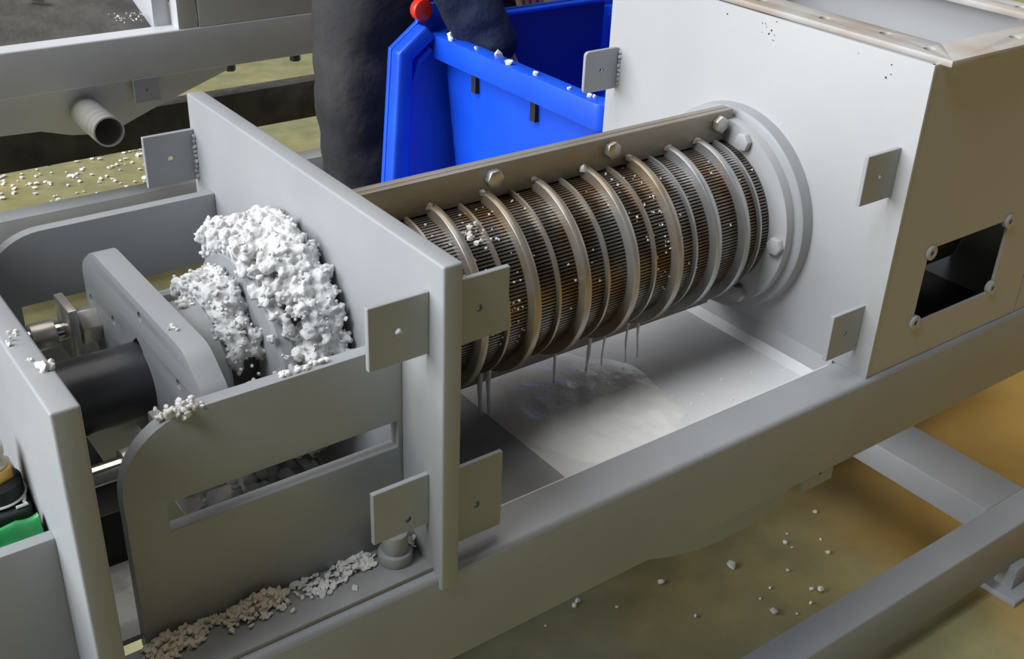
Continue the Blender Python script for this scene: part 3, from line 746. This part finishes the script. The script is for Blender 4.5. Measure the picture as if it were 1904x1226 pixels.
# ------------------------------------------------------------------ blue bin
bn = thing('blue_bin', 'bright blue open plastic bin behind the screen drum with a red hinge cap', 'bin', (1.75, 1.97, 0))
BZ = 1.036
x0, x1b, y0, y1b = 1.492, 2.06, 1.66, 2.285
def tub(xa, xb, ya, yb, za, zb, ta):
    """tapered open box with wall thickness"""
    th = 0.012
    def ring(x0_, x1_, y0_, y1_, z): return [(x, y, z) for x, y in rounded([(x0_, y0_), (x1_, y0_), (x1_, y1_), (x0_, y1_)], [0.05] * 4, 5)]
    rs = [ring(xa + ta, xb - ta, ya + ta, yb - ta, za), ring(xa, xb, ya, yb, zb), ring(xa + th, xb - th, ya + th, yb - th, zb), ring(xa + ta + th, xb - ta - th, ya + ta + th, yb - ta - th, za + th)]
    n = len(rs[0]); vs = [p for r_ in rs for p in r_]; fs = []
    for k in range(3):
        for i in range(n): fs.append((k * n + i, k * n + (i + 1) % n, (k + 1) * n + (i + 1) % n, (k + 1) * n + i))
    fs.append(tuple(range(n))[::-1]); fs.append(tuple(range(3 * n, 4 * n)))
    return MB().add(vs, fs)
body = tub(x0, x1b, y0, y1b, 0.05, BZ - 0.02, 0.07).build('bin_body', MT['blue'], bn, angle=50)
def framebox(xo, xi, yo, yi, z0, z1):
    outer = rounded([(xo[0], yo[0]), (xo[1], yo[0]), (xo[1], yo[1]), (xo[0], yo[1])], [0.035] * 4, 5)
    inner = rounded([(xi[0], yi[0]), (xi[1], yi[0]), (xi[1], yi[1]), (xi[0], yi[1])], [0.03] * 4, 5)
    return MB().prism(outer, 'z', z0, z1, holes=[inner])
framebox((1.464, 2.088), (x0 + 0.012, x1b - 0.012), (1.632, 2.295), (y0 + 0.012, y1b - 0.012), BZ - 0.056, BZ).build('rim', MT['blue'], bn, bevel=0.004, seg=2)
# far hinge panel, wider than the body, its own raised lip
pan = [(1.334, 0.60), (1.367, 1.007), (1.442, 1.061), (1.442, 1.10), (1.50, 1.10), (1.52, 1.062), (2.08, 1.062), (2.10, 0.60), (2.08, 0.10), (1.345, 0.10)]
MB().prism(pan, 'y', 2.286, 2.30).build('hinge_panel', MT['blue'], bn, bevel=0.002)
lip = [(1.334, 0.60), (1.367, 1.007), (1.442, 1.061), (1.470, 1.03), (1.405, 0.985), (1.388, 0.60), (1.395, 0.10), (1.345, 0.10)]
MB().prism(lip, 'y', 2.245, 2.287).build('panel_lip', MT['blue'], bn, bevel=0.008, seg=3)
MB().tube([(1.415, 2.262, 0.93), (1.428, 2.262, 0.975), (1.462, 2.262, 1.0)], 0.010, 10).build('panel_rib', MT['blue'], bn)
b = MB(); b.cyl((1.445, 2.262, 1.092), (1.445, 2.287, 1.092), 0.026, n=32); b.build('hinge_cap', MT['red'], bn, bevel=0.005, label='red round hinge cap')
for (ys, zs) in ((2.117, 0.950), (1.890, 0.948)):
    MB().box(1.487, 1.5, ys - 0.009, ys + 0.009, zs - 0.022, zs + 0.02).build('slot', MT['dark'], bn)
for (wx, wy) in ((1.40, 2.30), (2.02, 2.30)):
    b = MB(); b.lathe([(-0.025, 0.02), (-0.025, 0.11), (0.025, 0.11), (0.025, 0.02)], (wx, wy + .09, 0.11), 'x', n=32); b.build('wheel', MT['black'], bn)
for k, (yy, ss) in enumerate(((2.21, .010), (2.19, .006), (2.02, .012), (1.965, .009), (1.875, .006), (1.76, .005), (1.70, .006), (1.69, .005), (2.10, .005))):
    o = MB().blob((1.478 + random.uniform(-.006, .012), yy, BZ + ss * .5), ss, 1, 0.5).build('pulp_crumb', MT['crumb'])
    tag(o, 'white pulp crumb on the rim of the bright blue bin', 'pulp crumb', 'white crumbs on the blue bin rim')
# navy liner board standing inside against the far wall
nb = thing('liner_board', 'dark navy blue plastic board standing inside the blue bin', 'board', (1.8, 2.25, 0.2))
MB().prism([(1.60, 0.20), (1.97, 0.20), (1.99, 1.06), (1.575, 1.06)], 'y', 2.245, 2.262).build('board', MT['navy'], nb, bevel=0.002)
MB().box(1.575, 1.99, 2.2425, 2.2645, 1.058, 1.066).build('board_edge', MT['blue'], nb, bevel=0.001)

# ------------------------------------------------------------------ worker
def skin(name, pts, edges, rad, material, parent, root=0, sub=2, extra=None):
    me = bpy.data.meshes.new(name)
    me.from_pydata([tuple(Vector(p) * S) for p in pts], edges, [])
    o = bpy.data.objects.new(name, me); C.objects.link(o)
    mm = o.modifiers.new('s', 'SKIN'); mm.use_smooth_shade = True
    for i, r in enumerate(rad):
        rr_ = r if isinstance(r, tuple) else (r, r)
        me.skin_vertices[0].data[i].radius = (rr_[0] * S, rr_[1] * S)
        me.skin_vertices[0].data[i].use_root = (i == root)
    sb = o.modifiers.new('u', 'SUBSURF'); sb.levels = sub; sb.render_levels = sub
    if extra: extra(o)
    dg = bpy.context.evaluated_depsgraph_get()
    me2 = bpy.data.meshes.new_from_object(o.evaluated_get(dg))
    bpy.data.objects.remove(o)
    me2.materials.clear(); me2.materials.append(material)
    me2.polygons.foreach_set('use_smooth', [True] * len(me2.polygons))
    return link(name, me2, None, parent)
per = thing('person', 'worker in charcoal trousers and navy sleeves bending over the blue bin', 'person', (1.74, 2.75, 0))
hip = (1.74, 2.78, 1.20); lh = (1.58, 2.77, 1.08); rh = (1.90, 2.77, 1.08)
lk = (1.525, 2.70, 0.62); rk = (1.96, 2.70, 0.62); la = (1.54, 2.78, 0.12); ra = (1.97, 2.78, 0.12)
lt = (1.53, 2.58, 0.05); rt = (1.99, 2.58, 0.05)
ws = (1.73, 2.74, 1.38); ch = (1.69, 2.56, 1.66); nk = (1.66, 2.40, 1.86); hd = (1.65, 2.32, 1.97); cr = (1.65, 2.29, 2.12)
ls = (1.50, 2.46, 1.76); le = (1.47, 2.33, 1.36); lw_ = (1.625, 2.155, 0.93); lp = (1.65, 2.12, 0.83)
rs_ = (1.88, 2.56, 1.76); re = (2.08, 2.60, 1.42); rw = (2.03, 2.62, 1.13); rp = (2.01, 2.615, 1.06)
pts = [hip, lh, lk, la, lt, rh, rk, ra, rt, ws, ch, nk, hd, cr, ls, le, lw_, lp, rs_, re, rw, rp]
ed = [(0, 1), (1, 2), (2, 3), (3, 4), (0, 5), (5, 6), (6, 7), (7, 8), (0, 9), (9, 10), (10, 11), (11, 12), (12, 13), (10, 14), (14, 15), (15, 16), (16, 17), (10, 18), (18, 19), (19, 20), (20, 21)]
rd = [.13, .10, .07, .045, .035, .10, .07, .045, .035, .13, .15, .07, .11, .09, .065, .05, .037, .045, .065, .05, .037, .045]
# fingers of both hands, rooted in the palm
for (pi, sgn) in ((17, 1), (21, -1)):
    base = Vector(pts[pi])
    for k, (fx_, ln) in enumerate(((-0.036, .085), (-0.012, .10), (0.012, .095), (0.036, .08))):
        p1 = base + Vector((fx_, -0.008, -0.05)); p2 = p1 + Vector((0.004, -0.02, -ln * .5)); p3 = p2 + Vector((0, 0.012, -ln * .45))
        i0 = len(pts); pts += [tuple(p1), tuple(p2), tuple(p3)]; rd += [.0125, .0115, .009]; ed += [(pi, i0), (i0, i0 + 1), (i0 + 1, i0 + 2)]
    p1 = base + Vector((-0.05 * sgn, -0.02, -0.01)); p2 = p1 + Vector((-0.012 * sgn, -0.02, -0.045))
    i0 = len(pts); pts += [tuple(p1), tuple(p2)]; rd += [.014, .011]; ed += [(pi, i0), (i0, i0 + 1)]
skin('body', pts, ed, rd, MT['skin'], per)
def wr(o):
    t = bpy.data.textures.new('cloth_folds', 'CLOUDS'); t.noise_scale = 0.09
    mm = o.modifiers.new('d', 'DISPLACE'); mm.texture = t; mm.strength = 0.028; mm.texture_coords = 'GLOBAL'
tp_ = [hip, (1.575, 2.77, 1.06), (1.53, 2.745, 0.84), (1.525, 2.72, 0.62), (1.53, 2.74, 0.50), (1.535, 2.77, 0.30), (1.54, 2.78, 0.10),
       (1.905, 2.77, 1.06), (1.95, 2.745, 0.84), (1.965, 2.72, 0.62), (1.965, 2.74, 0.50), (1.97, 2.77, 0.30), (1.97, 2.78, 0.10), (1.735, 2.76, 1.36)]
te = [(0, 1), (1, 2), (2, 3), (3, 4), (4, 5), (5, 6), (0, 7), (7, 8), (8, 9), (9, 10), (10, 11), (11, 12), (0, 13)]
tr = [.185, .165, .138, .112, .105, .10, .10, .165, .138, .112, .105, .10, .10, .175]
skin('trousers', tp_, te, tr, MT['cloth'], per, sub=3, extra=wr)
jp = [(1.735, 2.75, 1.28), ws, ch, (1.67, 2.45, 1.80), ls, (1.47, 2.36, 1.50), le, (1.495, 2.25, 1.22), (1.535, 2.205, 1.10), (1.60, 2.17, 0.97), rs_, re, rw]
je = [(0, 1), (1, 2), (2, 3), (2, 4), (4, 5), (5, 6), (6, 7), (7, 8), (8, 9), (2, 10), (10, 11), (11, 12)]
jr = [.19, .185, .20, .10, .105, .088, .085, .080, .075, .068, .105, .085, .07]
skin('jacket', jp, je, jr, MT['navycloth'], per, sub=3, extra=wr)
for (ax, ay, tx) in ((1.54, 2.78, 1.53), (1.97, 2.78, 1.99)):
    skin('shoe', [(ax, ay + .04, .06), (ax, ay - .04, .065), (tx, ay - .20, .045)], [(0, 1), (1, 2)], [(.06, .06), (.065, .065), (.05, .042)], MT['black'], per)
hv = MB().blob((1.65, 2.325, 2.06), 0.118, 3, 0.05, (1, 1.05, .95)); hv.build('hair', MT['hair'], per, angle=180)
fc = MB()
fc.blob((1.645, 2.205, 2.00), 0.022, 2, 0.1, (.8, 1, 1.3)); fc.build('nose', MT['skin'], per, angle=180)
for ex in (-.042, .042):
    MB().blob((1.648 + ex, 2.222, 2.035), 0.014, 2, 0.0).build('eye', MT['cotton'], per, angle=180)
    MB().blob((1.65 + ex * 2.6, 2.315, 2.0), 0.026, 2, 0.1, (.5, 1, 1.4)).build('ear', MT['skin'], per, angle=180)
MB().blob((1.648, 2.222, 1.955), 0.02, 2, 0.0, (1.5, .5, .4)).build('mouth', MT['red'], per, angle=180)
